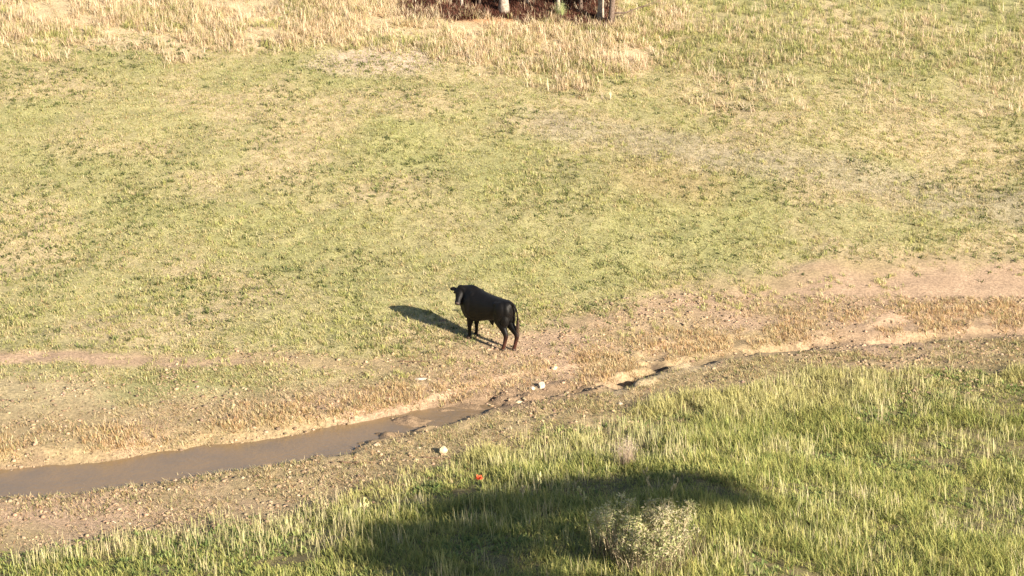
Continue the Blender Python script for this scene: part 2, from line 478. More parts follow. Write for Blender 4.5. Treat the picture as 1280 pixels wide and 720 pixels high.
# green patches in and beside the dry band
x, y = scatter(16000, -27, 27, 54, 67.5)
c = cover(x, y)
p = smooth(.55, .68, fbm(x, y, 2.3, 95, 2)) * .8 * c['dry'] + smooth(1.0, .4, np.sqrt(((x - 1.6) / 2.2) ** 2 + ((y - 57.9) / .9) ** 2)) + smooth(4.7, 5.6, x) * smooth(57, 58.5, y) * .5
x, y = sel(x, y, np.clip(p * (1 - c['litter']), 0, 1))
field("green_tussocks", "green tussocks among the bleached dead grass", "grass", x, y, 11, .07,
      [OLIVE, LIME, GREEN, STRAW], [4, 3, 2, 2], (.10, .32), (.012, .024), (.0, .7), (.1, .8))

# lush grass of the near bank
x, y = scatter(70000, -13, 14, 11.5, 36)
c = cover(x, y)
x, y = sel(x, y, np.clip(c['near'] * (1.7 * smooth(.30, .62, fbm(x, y, .9, 101, 3)) + .28), 0, 1))
def near_h(x, y):
    return (.35 + 1.0 * smooth(.32, .66, fbm(x, y, 1.7, 107, 3))) * (1 - .35 * smooth(26.8, 25.2, y + .5 * x) * smooth(1.4, .4, x))
def near_tint(x, y, col):
    s = s_of(x, y)
    e = smooth(-5.4, -3.0, s + (fbm(x, y, 1.6, 104, 3) - .5) * 2.6)       # towards the dirt the grass thins to straw
    return lerp(col, np.array([.60, .54, .25]), e * .65)
field("lush_grass", "lush green spring grass covering the near bank", "grass", x, y, 9, .045,
      [(.27, .31, .085), (.40, .41, .12), (.52, .48, .18), (.15, .20, .06)], [3, 3, 3.4, 2.2], (.08, .27), (.009, .017), (.0, 1.0), (.2, 1.3), tint=near_tint, hp=near_h)
# ankle-high rosettes and clover between the blades
x, y = scatter(22000, -13, 14, 11.5, 36)
c = cover(x, y)
x, y = sel(x, y, c['near'] * smooth(.44, .6, fbm(x, y, 1.2, 108, 3)))
field('broad_weeds', 'low broad leaved weeds between the lush grass', 'weeds', x, y, 9, .05,
      [(.22, .28, .09), (.14, .20, .06), (.34, .38, .13)], [3, 2, 2], (.05, .13), (.02, .045), (.4, 1.3), (.1, .8))
# seed stalks and straw standing above it
x, y = scatter(16000, -13, 14, 11.5, 36)
c = cover(x, y)
x, y = sel(x, y, np.clip(smooth(.25, .8, c['near']) * (.1 + smooth(.45, .62, fbm(x, y, 1.4, 105, 3))) * (.55 + .6 * smooth(-6, -3, c['s'])), 0, 1))
field("seed_stalks", "pale seed stalks standing above the near grass", "grass", x, y, 6, .08,
      [(.62, .58, .30), (.55, .55, .24), (.64, .54, .36)], [3, 3, 2], (.18, .40), (.007, .012), (.0, .35), (.0, .5))

# ------------------------------------------------------------------ clods and gravel (nobody could count them)
def stones_field(name, label, n, x0, x1, y0, y1, prob, smin, smax, pal, w, flat=.6):
    x, y = scatter(n, x0, x1, y0, y1)
    c = cover(x, y); x, y = sel(x, y, np.clip(prob(x, y, c), 0, 1))
    n = len(x)
    ico = [(0, 0, 1), (.89, 0, .45), (.28, .85, .45), (-.72, .53, .45), (-.72, -.53, .45), (.28, -.85, .45), (.72, .53, -.45), (-.28, .85, -.45), (-.89, 0, -.45), (-.28, -.85, -.45), (.72, -.53, -.45), (0, 0, -1)]
    fc = [(0,1,2),(0,2,3),(0,3,4),(0,4,5),(0,5,1),(1,6,2),(2,7,3),(3,8,4),(4,9,5),(5,10,1),(2,6,7),(3,7,8),(4,8,9),(5,9,10),(1,10,6),(11,7,6),(11,8,7),(11,9,8),(11,10,9),(11,6,10)]
    ico = np.array(ico); fc = np.array(fc)
    r = smin * (smax / smin) ** (rng.uniform(0, 1, n) ** 1.8)
    V = ico[None] * rng.uniform(.65, 1.25, (n, 12, 1)) * r[:, None, None] * np.stack([rng.uniform(.8, 1.5, n), rng.uniform(.8, 1.3, n), rng.uniform(.4, 1., n) * flat * 1.4], 1)[:, None]
    a = rng.uniform(0, 6.28, n); ca, sa = np.cos(a)[:, None], np.sin(a)[:, None]
    V = np.stack([V[..., 0] * ca - V[..., 1] * sa, V[..., 0] * sa + V[..., 1] * ca, V[..., 2]], -1)
    V += np.stack([x, y, height(x, y) + r * .15], 1)[:, None]
    F = (fc.reshape(1, -1) + np.arange(n)[:, None] * 12).ravel()
    col = np.repeat(pick(pal, w, n), 12, axis=0)
    return tag(mesh_np(name, V.reshape(-1, 3), F, np.full(n * 20, 3), np.clip(col, 0, .85), M_STONE), label, "gravel", kind='stuff')

M_STONE = leaf_mat("loose_stone", 0.0)
stones_field("clods", "reddish clods and gravel strewn over the dirt beside the creek", 34000, -20, 20, 25, 41,
             lambda x, y, c: smooth(-5.0, -3.2, c['s'] + .4) * smooth(6.5, 3.5, c['s']) * (.15 + smooth(.42, .6, fbm(x, y, .9, 111, 3))) * (1 - .6 * smooth(.9, .4, np.abs(c['s'])) * smooth(-.5, -2, x)) * (.35 + .9 * smooth(.35, .6, fbm(x, y, 3.1, 112, 2))),
             .012, .055, [(.38, .275, .18), (.33, .24, .155), (.19, .135, .09), (.44, .35, .24)], [4, 3, 4, .3])

# ------------------------------------------------------------------ single stones
stone_mats = {
    'cream': mottled("cream_stone", (.46, .38, .24), (.58, .50, .34), 9, .85, .4),
    'white': mottled("white_stone", (.40, .34, .27), (.54, .48, .40), 9, .8, .4),
    'tan': mottled("tan_stone", (.48, .37, .25), (.60, .48, .34), 9, .85, .4),
}
def stone(x, y, sx, sy, sz, m, label, seed, rz=0.0, sink=.25, boxy=.0):
    bm = bmesh.new()
    bmesh.ops.create_icosphere(bm, subdivisions=3, radius=1)
    r = random.Random(seed)
    cuts = [Vector((r.uniform(-1, 1), r.uniform(-1, 1), r.uniform(-.5, 1))).normalized() for _ in range(9)]
    dd = [r.uniform(.62, .88) for _ in cuts]
    for v in bm.verts:
        for cdir, d in zip(cuts, dd):
            k = v.co.dot(cdir)
            if k > d: v.co -= cdir * (k - d)
        v.co *= 1 + .05 * math.sin(v.co.x * 9 + seed) * math.cos(v.co.y * 8)
        v.co = Vector((v.co.x * sx / 2, v.co.y * sy / 2, v.co.z * sz / 2)) * 1.2
    me = bpy.data.meshes.new("stone"); bm.to_mesh(me); bm.free()
    me.materials.append(stone_mats[m])
    o = bpy.data.objects.new("stone", me); COL.objects.link(o)
    o.location = (x, y, float(height(x, y)) + sz * (.5 - sink)); o.rotation_euler.z = rz
    return tag(o, label, "stone", "pale stones lying by the creek")
STONES = [
    (-1.39, 30.95, .17, .15, .15, 'cream', "squarish cream stone alone on the near side of the creek, just above the green grass", 3, .3, .15),
    (0.14, 34.15, .20, .14, .09, 'cream', "flat rounded yellowish stone at the edge of the muddy channel, below the white stone", 5, .1, .2),
    (0.66, 34.95, .19, .13, .15, 'white', "whitish pointed stone propped on the far edge of the channel", 8, .8, .15),
    (0.46, 34.80, .12, .09, .08, 'white', "small white stone touching the left side of the pointed whitish stone", 9, .2, .2),
    (-2.06, 35.09, .26, .12, .05, 'white', "thin pale slab lying on the bare dirt left of the bull", 12, .15, .3),
    (0.98, 36.03, .15, .10, .08, 'tan', "tan stone on the grassy dirt right of the bull's hind feet", 15, .5, .2),
    (2.35, 33.85, .10, .09, .06, 'white', "little white stone on the clay shelf under the dark gully", 19, .5, .2),
    (-2.75, 31.45, .13, .08, .05, 'tan', "flat tan stone on the near mud beside the open water", 22, .1, .2),
]
for a in STONES: stone(*a)

# ------------------------------------------------------------------ tubes
def tube_bm(bm, pts, radii, sides=7, cap=True):
    pts = [Vector(p) for p in pts]
    rings = []
    up = Vector((0.13, 0.21, 1)).normalized()
    for k, p in enumerate(pts):
        t = (pts[min(k + 1, len(pts) - 1)] - pts[max(k - 1, 0)]).normalized()
        a = t.cross(up)
        if a.length < .2: a = t.cross(Vector((1, 0, 0)))
        a.normalize(); b = t.cross(a).normalized()
        rings.append([bm.verts.new(p + (a * math.cos(q) + b * math.sin(q)) * radii[k]) for q in [6.2832 * s / sides for s in range(sides)]])
    for r0, r1 in zip(rings[:-1], rings[1:]):
        for s in range(sides):
            f = bm.faces.new((r0[s], r0[(s + 1) % sides], r1[(s + 1) % sides], r1[s])); f.smooth = True
    if cap:
        bm.faces.new(rings[0][::-1]); bm.faces.new(rings[-1])

def bm_obj(name, bm, m, parent=None):
    bmesh.ops.recalc_face_normals(bm, faces=bm.faces)
    me = bpy.data.meshes.new(name); bm.to_mesh(me); bm.free(); me.materials.append(m)
    o = bpy.data.objects.new(name, me); COL.objects.link(o)
    if parent is not None: o.parent = parent
    return o

def empty(name, loc, rz=0.0):
    o = bpy.data.objects.new(name, None); o.empty_display_size = .2
    o.location = loc; o.rotation_euler = (0, 0, rz); COL.objects.link(o)
    return o

# ------------------------------------------------------------------ sticks on the ground
M_STICK = mottled("dead_wood", (.16, .10, .065), (.30, .21, .14), 20, .9, .5)
def stick(x, y, length, rz, r, label, seed, twigs=1, name="fallen_stick", cat="stick", lift=.02, group="dead sticks lying by the creek"):
    rr = random.Random(seed)
    bm = bmesh.new(); pts = []; rad = []
    n = 9
    for k in range(n):
        t = k / (n - 1) - .5
        lx = t * length; ly = rr.uniform(-.02, .02) * length + .05 * length * math.sin(t * 4 + seed)
        wx_ = x + lx * math.cos(rz) - ly * math.sin(rz); wy_ = y + lx * math.sin(rz) + ly * math.cos(rz)
        pts.append((wx_ - x, wy_ - y, float(height(wx_, wy_)) - float(height(x, y)) + lift)); rad.append(r * (1.05 - k / n * .75))
    tube_bm(bm, pts, rad, 6)
    for q in range(twigs):
        k = rr.randint(2, n - 3); p = Vector(pts[k]); a = rz + rr.choice((-1, 1)) * rr.uniform(.4, .9); l = length * rr.uniform(.12, .28)
        e = p + Vector((math.cos(a) * l, math.sin(a) * l, rr.uniform(.02, .10)))
        tube_bm(bm, [p, p.lerp(e, .5) + Vector((0, 0, .015)), e], [rad[k] * .6, rad[k] * .4, rad[k] * .2], 5)
    o = bm_obj(name, bm, M_STICK); o.location = (x, y, float(height(x, y)))
    return tag(o, label, cat, group)
stick(-1.25, 30.55, 1.15, -.20, .016, "long thin dark stick on the near dirt just under the squarish cream stone", 2, 2)
stick(-3.05, 30.5, .75, -.10, .020, "short dark stick on the muddy near bank left of the cream stone", 4, 2)
stick(-2.6, 28.9, 1.3, .05, .018, "dark stick half hidden at the edge of the green grass, left of the red flower", 6, 1)
stick(-2.15, 36.1, .9, -.15, .014, "thin brown stick on the dirt under the bull's shadow", 8, 1)

# ------------------------------------------------------------------ red flower
def petal_bm(bm, ang, r, tilt, w):
    n = 5; rows = []
    for k in range(n):
        t = k / (n - 1)
        hw = w * math.sin(math.pi * min(t * .62 + .08, 1)) 
        rad_ = r * t * math.cos(tilt * (1 - .4 * t)); z = r * t * math.sin(tilt * (1 - .4 * t)) + .006 * math.sin(t * 9)
        row = []
        for s in (-1, -.33, .33, 1):
            ly = s * hw
            row.append(bm.verts.new((rad_ * math.cos(ang) - ly * math.sin(ang), rad_ * math.sin(ang) + ly * math.cos(ang), z + .010 * (s * s))))
        rows.append(row)
    for a, b in zip(rows[:-1], rows[1:]):
        for s in range(3):
            f = bm.faces.new((a[s], a[s + 1], b[s + 1], b[s])); f.smooth = True
fx, fy = -0.60, 27.75
fz = float(height(fx, fy))
flower = empty("red_flower", (fx, fy, fz), .3)
tag(flower, "single orange red wildflower at the edge of the shaded near grass", "flower")
M_PETAL = mottled("petal_red", (.68, .075, .03), (.80, .16, .06), 30, .6, .1)
M_STEM = mottled("stem_green", (.14, .20, .06), (.22, .28, .10), 30, .7, .1)
FH = .34
bm = bmesh.new(); tube_bm(bm, [(0, 0, 0), (.01, .0, .15), (-.01, .01, FH)], [.004, .0035, .003], 6); bm_obj("stem", bm, M_STEM, flower)
for k in range(5):
    bm = bmesh.new(); petal_bm(bm, 0, .080, .75 + .1 * (k % 2), .048)
    p = bm_obj("petal", bm, M_PETAL, flower); p.location = (-.01, .01, FH); p.rotation_euler = (.5, 0, k * 1.2566 + .2)
bm = bmesh.new(); bmesh.ops.create_uvsphere(bm, u_segments=10, v_segments=8, radius=.011)
o = bm_obj("flower_centre", bm, mottled("flower_centre_dark", (.05, .02, .02), (.12, .05, .03), 60, .8, .3), flower); o.location = (-.01, .005, FH + .012)
bm = bmesh.new()
for k in range(6):
    a = k * 1.05
    tube_bm(bm, [(0, 0, .02), (.05 * math.cos(a), .05 * math.sin(a), .07), (.11 * math.cos(a), .11 * math.sin(a), .08)], [.006, .008, .001], 5)
bm_obj("leaf", bm, M_STEM, flower)

# ------------------------------------------------------------------ weeds: a leafy pale bush and single stalks
def leaf_cloud(name, pts, cols, size, parent, seed=1, flatten=.35):
    """many small leaf faces around the given points (local coordinates)"""
    g = np.random.default_rng(seed)
    pts = np.asarray(pts, float); n = len(pts)
    d1 = g.normal(0, 1, (n, 3)); d1 /= np.linalg.norm(d1, axis=1)[:, None]
    d2 = g.normal(0, 1, (n, 3)); d2 -= (d2 * d1).sum(1)[:, None] * d1; d2 /= np.linalg.norm(d2, axis=1)[:, None]
    l = size * g.uniform(.6, 1.35, n)[:, None]; w = l * flatten
    V = np.stack([pts - d1 * l, pts + d2 * w - d1 * l * .1, pts + d1 * l, pts - d2 * w - d1 * l * .1], 1).reshape(-1, 3)
    F = np.arange(n * 4)
    K = np.repeat(np.asarray(cols), 4, axis=0)
    return mesh_np(name, V, F, np.full(n, 4), np.clip(K, 0, .9), M_LEAF, False, parent)

M_DRYSTEM = mottled("dry_stem", (.46, .38, .22), (.58, .50, .32), 30, .8, .2)
M_OLDSTEM = mottled("old_grey_stem", (.20, .16, .11), (.34, .28, .20), 30, .85, .2)

def weed_bush(x, y, radius, hgt, nst, label, seed, leafcols, name="leafy_bush", group=None):
    rr = random.Random(seed)
    z = float(height(x, y)); root = empty(name, (x, y, z - .02))
    tag(root, label, "bush", group)
    tips = []; allpts = []
    bm1 = bmesh.new(); bm2 = bmesh.new()
    for k in range(nst):
        a = rr.uniform(0, 6.283); rb = radius * .55 * math.sqrt(rr.random()); bx_, by_ = rb * math.cos(a), rb * math.sin(a)
        h = hgt * rr.uniform(.6, 1.05); out = rr.uniform(.15, .75) * radius
        p0 = Vector((bx_, by_, float(height(x + bx_, y + by_)) - z)); p2 = p0 + Vector((out * math.cos(a), out * math.sin(a), h)); p1 = p0.lerp(p2, .5) + Vector((-.1 * out * math.cos(a), -.1 * out * math.sin(a), .06 * h))
        tube_bm(bm1 if k % 3 else bm2, [p0, p1, p2], [.010, .008, .004], 5, False)
        allpts.append((p0, p1, p2))
        for q in range(5):
            t = rr.uniform(.62, 1)
            c_ = p1.lerp(p2, (t - .5) * 2) if t > .5 else p0.lerp(p1, t * 2)
            if t > .62:
                e = c_ + Vector((rr.uniform(-1, 1), rr.uniform(-1, 1), rr.uniform(.1, .8))) * .09
                tube_bm(bm1, [c_, e], [.0035, .002], 4, False); tips.append(e)
        tips.append(p2)
    bm_obj("stem", bm1, M_DRYSTEM, root); bm_obj("dead_stem", bm2, M_OLDSTEM, root)
    g = np.random.default_rng(seed)
    P = []; 
    for t in tips:
        m = 16
        P.append(np.array(t) + g.normal(0, 1, (m, 3)) * np.array([.034, .034, .022]))
    P = np.concatenate(P)
    leaf_cloud("foliage", P, np.array(leafcols)[g.integers(0, len(leafcols), len(P))] * g.uniform(.7, 1.2, (len(P), 1)), .026, root, seed, .36)
    # old dead blades low inside
    n = 620
    r = radius * np.sqrt(g.uniform(0, 1, n)); a = g.uniform(0, 6.283, n)
    bx_ = r * np.cos(a); by_ = r * np.sin(a)
    base = np.stack([bx_, by_, height(x + bx_, y + by_) - z], 1)
    col = np.array([[.26, .20, .14], [.56, .47, .31], [.12, .10, .07], [.34, .38, .16]])[g.integers(0, 4, n)]
    V, F, C, K = blade_arrays(base, g.uniform(0, 6.283, n), g.uniform(.15, .70, n), g.uniform(.007, .014, n), g.uniform(0, .6, n), g.uniform(0, .9, n), col)
    mesh_np("dead_blades", V, F, C, K, M_LEAF, False, root)
    return root
PALELEAF = [(.58, .58, .28), (.66, .62, .36), (.48, .52, .22), (.68, .62, .42)]
weed_bush(1.72, 23.5, .46, .95, 26, "pale leafy bush with stiff dry stems at the left end of the thicket", 31, PALELEAF)
weed_bush(2.45, 23.4, .46, .90, 24, "bush of grey brown stems standing right of the pale leafy bush", 37, [(.52, .48, .28), (.60, .54, .38), (.38, .40, .18)])
weed_bush(2.1, 22.7, .50, .66, 24, "low bush with dark hollow middle, lowest and nearest of the thicket", 39, [(.50, .50, .24), (.58, .50, .34), (.38, .42, .18)])

stone_like = [mottled('pale_seed', (.40, .42, .18), (.58, .55, .30), 60, .9, .6), mottled('straw_seed', (.50, .42, .22), (.64, .56, .34), 60, .9, .6)]
def stalk(x, y, h, lean, az, label, seed, plume=None, name="tall_weed", group="tall weeds standing in the near grass"):
    rr = random.Random(seed); g = np.random.default_rng(seed)
    z = float(height(x, y)); root = empty(name, (x, y, z - .02)); tag(root, label, "weed", group)
    bm = bmesh.new()
    d = Vector((math.cos(az) * math.sin(lean), math.sin(az) * math.sin(lean), math.cos(lean)))
    P0 = Vector((0, 0, 0)); P1 = P0 + d * h * .5 + Vector((.01, .01, 0)); P2 = P0 + d * h
    tube_bm(bm, [P0, P1, P2], [.006, .005, .003], 5)
    tips = [P2]
    for q in range(5):
        c_ = P1.lerp(P2, rr.uniform(0, .9)); e = c_ + Vector((rr.uniform(-1, 1), rr.uniform(-1, 1), rr.uniform(.6, 1.2))).normalized() * h * rr.uniform(.08, .2)
        tube_bm(bm, [c_, e], [.003, .002], 4); tips.append(e)
    bm_obj("stem", bm, M_DRYSTEM, root)
    m = stone_like[rr.randint(0, len(stone_like) - 1)]
    for t in tips:
        bm = bmesh.new(); bmesh.ops.create_icosphere(bm, subdivisions=2, radius=1)
        for v in bm.verts:
            v.co = Vector((v.co.x * .016, v.co.y * .016, v.co.z * .045)) * (1 + .35 * rr.uniform(-1, 1))
        o = bm_obj("seed_head", bm, m, root); o.location = t; o.rotation_euler = (rr.uniform(-.4, .4), rr.uniform(-.4, .4), 0)
    return root
stalk(0.44, 27.5, .42, .15, 0.0, "forked pale weed in the shade right of the red flower", 41)
stalk(0.17, 27.0, .36, .05, 0.0, "short pale weed with two heads in the shade below the forked weed", 42)
stalk(1.30, 26.0, .50, .38, 2.9, "single bare stalk leaning left over the pale leafy bush", 43)
stalk(2.5, 26.4, .55, .5, 2.6, "straw stalk leaning left at the right end of the near grass", 44)
stalk(2.72, 26.0, .55, .03, 0.0, "upright straw stalk beside the leaning straw stalk", 45)
stalk(-2.6, 26.5, .50, .12, 1.0, "tall yellow weed at the far left of the near grass", 46)

def plume(x, y, h, label, seed, cols, name="grass_plume"):
    g = np.random.default_rng(seed); z = float(height(x, y))
    root = empty(name, (x, y, z - .02)); tag(root, label, "grass plume")
    n = 260
    base = g.normal(0, .07, (n, 3)); base[:, 2] = 0
    col = np.array(cols)[g.integers(0, len(cols), n)]
    V, F, C, K = blade_arrays(base, np.arctan2(base[:, 1], base[:, 0]), g.uniform(.5, 1, n) * h, g.uniform(.006, .012, n), g.uniform(0, .35, n), g.uniform(0, .5, n), col)
    mesh_np("blades", V, F, C, K, M_LEAF, False, root)
    P = g.normal(0, 1, (900, 3)) * np.array([.10, .10, .09]) + np.array([0, 0, h * .85])
    leaf_cloud("seed_heads", P, np.array(cols)[g.integers(0, len(cols), 900)], .013, root, seed, .35)
    return root
plume(2.15, 29.1, .50, "pinkish tan plume of dry grass standing on the sunlit near bank", 51, [(.56, .44, .36), (.64, .54, .44), (.46, .36, .26)])

# ------------------------------------------------------------------ trees
M_PALEBARK = mottled("pale_bark", (.24, .19, .15), (.48, .42, .35), 12, .9, .5)
M_DARKBARK = mottled("dark_bark", (.10, .07, .055), (.20, .15, .12), 12, .9, .6)

def tree_parts(root, m_bark, hgt, r0, cb, cr, seed, lean=(0, 0), cols=None, limbs=14, nleaf=9000, lsize=.075, low=None, flat=False):
    """trunk > limbs; crown of many small leaf faces gathered on branch ends; cb = crown base height, cr = crown radius"""
    rr = random.Random(seed); g = np.random.default_rng(seed)
    bm = bmesh.new(); pts = []; rad = []
    for k in range(12):
        t = k / 11
        pts.append(Vector((lean[0] * t * hgt + .10 * math.sin(t * 5 + seed) * t, lean[1] * t * hgt + .10 * math.cos(t * 4 + seed) * t, -0.15 + t * hgt)))
        rad.append(r0 * (1 - .86 * t) * (1.35 if k == 0 else 1))
    tube_bm(bm, pts, rad, 12)
    tr = bm_obj("trunk", bm, m_bark, root)
    bm = bmesh.new(); ends = []
    def at(t):
        f = t * 11; k = min(int(f), 10); return pts[k].lerp(pts[k + 1], f - k)
    for q in range(limbs):
        t = cb / hgt + (1 - cb / hgt) * (q + .5) / limbs
        a = q * 2.4 + rr.uniform(-.4, .4)
        reach = cr * math.sin(math.pi * min(.25 + .72 * (q + .5) / limbs, 1)) * rr.uniform(.75, 1.1)
        if flat: reach = cr * rr.uniform(.45, 1.0)
        s = at(min(t, .97)); e = s + Vector((reach * math.cos(a), reach * math.sin(a), reach * (rr.uniform(.05, .45) if not flat else rr.uniform(-.05, .12))))
        m1 = s.lerp(e, .5) + Vector((0, 0, (.02 if flat else .10) * reach))
        rb = r0 * .34 * (1 - .6 * t)
        tube_bm(bm, [s, m1, e], [rb, rb * .6, rb * .15], 6, False)
        ends += [(s.lerp(m1, .7), .55), (m1, .8), (m1.lerp(e, .5), .9), (e, .8)]
        for w in range(4):
            c_ = m1.lerp(e, rr.uniform(-.4, .9)); aa = a + rr.uniform(-1.3, 1.3); l = reach * rr.uniform(.25, .45)
            ee = c_ + Vector((l * math.cos(aa), l * math.sin(aa), l * (rr.uniform(-.2, .6) if not flat else rr.uniform(-.15, .15))))
            tube_bm(bm, [c_, ee], [rb * .35, rb * .08], 4, False); ends += [(ee, .75)]
    ends.append((pts[-1], .7))
    bm_obj("branches", bm, m_bark, root)
    per = max(nleaf // len(ends), 10); P = []; K = []
    cols = np.array(cols)
    for e, sc in ends:
        sg = cr * .16 * sc * g.uniform(.7, 1.25); fz_ = .3 if flat else .6
        P.append(np.array(e) + g.normal(0, 1, (per, 3)) * np.array([sg, sg, sg * fz_]))
        K.append(np.tile(cols[g.integers(0, len(cols))] * g.uniform(.75, 1.25), (per, 1)) * g.uniform(.85, 1.15, (per, 1)))
    P = np.concatenate(P); K = np.concatenate(K)
    if low is not None:
        kk = P[:, 2] > low; P = P[kk]; K = K[kk]
    leaf_cloud("crown", P, K, lsize, root, seed, .38)

PINE = [(.05, .075, .03), (.075, .10, .04), (.04, .06, .028), (.09, .11, .045)]
TREES = [  # x, y, height, trunk radius, crown base, crown radius, bark, lean, label
    (-0.31, 64.2, 7.5, .19, 2.2, 2.6, M_PALEBARK, (0, .0), "thick whitish trunk left of centre at the top of the hill"),
    (0.55, 65.1, 6.5, .10, 2.2, 2.0, M_PALEBARK, (.03, .0), "slim pale trunk just right of the thick whitish trunk"),
    (1.78, 63.9, 6.5, .085, 2.3, 2.2, M_PALEBARK, (.01, .02), "slim pale trunk rising from a pale green tuft"),
    (3.36, 63.5, 7.5, .13, 2.2, 2.6, M_PALEBARK, (-.01, .02), "beige trunk standing just left of the dark leaning tree"),
    (3.72, 62.9, 7.0, .12, 2.2, 2.4, M_DARKBARK, (.045, .0), "dark leaning trunk with a long bare branch reaching right"),
    (-1.25, 64.9, 6.5, .07, 2.2, 1.8, M_DARKBARK, (-.02, .0), "thin dark trunk left of the thick whitish trunk"),
    (-1.95, 64.6, 6.0, .06, 2.2, 1.8, M_PALEBARK, (.01, .01), "thinnest pale trunk standing in the left part of the dark litter"),
    (2.65, 64.6, 6.5, .08, 2.2, 2.0, M_DARKBARK, (.0, .0), "thin dark trunk between the pale green tuft and the beige trunk"),
    (-2.6, 65.9, 7.0, .13, 2.0, 2.6, M_DARKBARK, (0, 0), "dark trunk at the left end of the shaded red litter"),
]
for k, (x, y, h, r0, cb, cr, bk, ln, lb) in enumerate(TREES):
    root = empty("hill_tree", (x, y, float(height(x, y))), k * 1.3)
    tag(root, lb, "tree", "trees along the top of the hill")
    tree_parts(root, bk, h, r0, cb, cr, 60 + k, ln, PINE, nleaf=15000, lsize=.09, low=1.45)
    if bk is M_DARKBARK and ln[0] > .04:
        root.rotation_euler.z = 0
        bm = bmesh.new(); tube_bm(bm, [(.05, 0, .45), (.5, .1, .42), (1.1, .2, .62), (2.0, .2, .95)], [.045, .035, .022, .008], 6)
        tube_bm(bm, [(1.1, .2, .62), (1.5, .3, .68), (1.9, .35, .85)], [.015, .010, .004], 5)
        tag(bm_obj("bare_branch", bm, M_DARKBARK, root), "long bare dead branch")
# shade trees on the photographer's bank, out to the right, whose shadow falls on the near grass
SHADE = [(14.9, 13.15, .9, 3.2), (15.9, 13.45, 1.05, 3.4), (16.95, 13.50, .8, .5), (18.7, 13.66, .7, .22), (20.0, 13.32, .95, .24), (21.2, 13.0, .8, .2)]      # offset along the row, height of the top above datum, crown radius and depth
for k, (perp, top, cr, dp) in enumerate(SHADE):
    x, y = perp * .702 + 10 * .712, perp * .712 - 10 * .702
    h = top - float(height(x, y))
    root = empty("bank_tree", (x, y, float(height(x, y))), k * 2.1)
    tag(root, "slender leafy tree standing on the photographer's side of the valley", "tree", "trees on the near bank")
    tree_parts(root, M_DARKBARK, h - .15, .11, h - .15 - dp, cr, 80 + k, (0, 0), [(.07, .10, .035), (.10, .13, .05), (.05, .08, .03)], limbs=22, nleaf=int(3600 + 5200 * dp), lsize=.125, flat=True)

# dead brush and litter under the hill trees, coloured dark to give their shade
x, y = rng.uniform(-4.2, 3.9, 34000), rng.uniform(62.2, 70, 34000)
c = cover(x, y); x, y = sel(x, y, np.clip(c['litter'] * (.25 + fbm(x, y, .8, 131, 3)), 0, 1))
field("brush_litter_shade", "reddish brown litter and dead brush under the trees, with shade put into its dark colour", "litter", x, y, 6, .08,
      [(.14, .055, .04), (.20, .08, .055), (.09, .045, .035), (.32, .17, .11), (.44, .33, .26)], [4, 4, 3, 1.5, .5], (.08, .30), (.015, .035), (.5, 1.5), (-.3, .6))
BR = [(-2.6, 63.75, 2.0, .05, .035, "dark red dead branch lying left of the thick whitish trunk"),
      (-1.3, 63.45, 1.5, -.15, .030, "dead branch lying on the orange earth below the dark litter"),
      (2.6, 63.3, 1.8, -.45, .040, "pale dead branch sloping down to the foot of the beige trunk"),
      (2.8, 62.75, 1.2, -.25, .035, "dark dead branch lying lowest in front of the beige trunk"),
      (0.9, 64.0, 1.3, .1, .030, "dead branch lying between the two slim pale trunks")]
for k, b in enumerate(BR):
    stick(b[0], b[1], b[2], b[3], b[4], b[5], 90 + k, 4, "dead_branch", "branch", .06, "dead branches lying under the trees")
plume(1.85, 63.8, .5, "pale green tuft at the foot of a slim pale trunk", 57, [(.48, .56, .26), (.56, .60, .32), (.40, .48, .2)], "green_tuft")

# ------------------------------------------------------------------ the bull
BULL_X, BULL_Y = -0.57, 37.43
HEAD = math.atan2(.678, -.735)
zc = float(height(BULL_X, BULL_Y))
def bull_ground(lx, ly):
    wx_ = BULL_X + lx * math.cos(HEAD) - ly * math.sin(HEAD); wy_ = BULL_Y + lx * math.sin(HEAD) + ly * math.cos(HEAD)
    return float(height(wx_, wy_)) - zc

def loft(bm, secs, n=24):
    """secs: (centre, axis_u, ru, axis_v, rv, power) closed tube with caps"""
    rings = []
    for c_, u, ru, v, rv, pw in secs:
        ring = []
        for k in range(n):
            a = 2 * math.pi * k / n; ca, sa = math.cos(a), math.sin(a)
            m = lambda t: math.copysign(abs(t) ** (2 / pw), t)
            ring.append(bm.verts.new(Vector(c_) + Vector(u) * ru * m(ca) + Vector(v) * rv * m(sa)))
        rings.append(ring)
    for a, b in zip(rings[:-1], rings[1:]):
        for k in range(n): bm.faces.new((a[k], a[(k + 1) % n], b[(k + 1) % n], b[k]))
    bm.faces.new(rings[0][::-1]); bm.faces.new(rings[-1])

def ball(bm, c_, r, sc=(1, 1, 1), rot=None):
    m = Matrix.Translation(c_) @ (rot.to_4x4() if rot else Matrix.Identity(4)) @ Matrix.Diagonal((r * sc[0], r * sc[1], r * sc[2], 1))
    bmesh.ops.create_icosphere(bm, subdivisions=3, radius=1, matrix=m)

def limb(bm, pts, n=16):
    """pts: (x,y,z, fore-aft radius, sideways radius)"""
    secs = []
    P = [Vector(p[:3]) for p in pts]
    for k, p in enumerate(pts):
        t = (P[min(k + 1, len(P) - 1)] - P[max(k - 1, 0)]).normalized()
        v = Vector((0, 1, 0)); u = v.cross(t).normalized(); v = t.cross(u).normalized()
        secs.append((P[k], u, p[3], v, p[4], 2.1))
    loft(bm, secs, n)

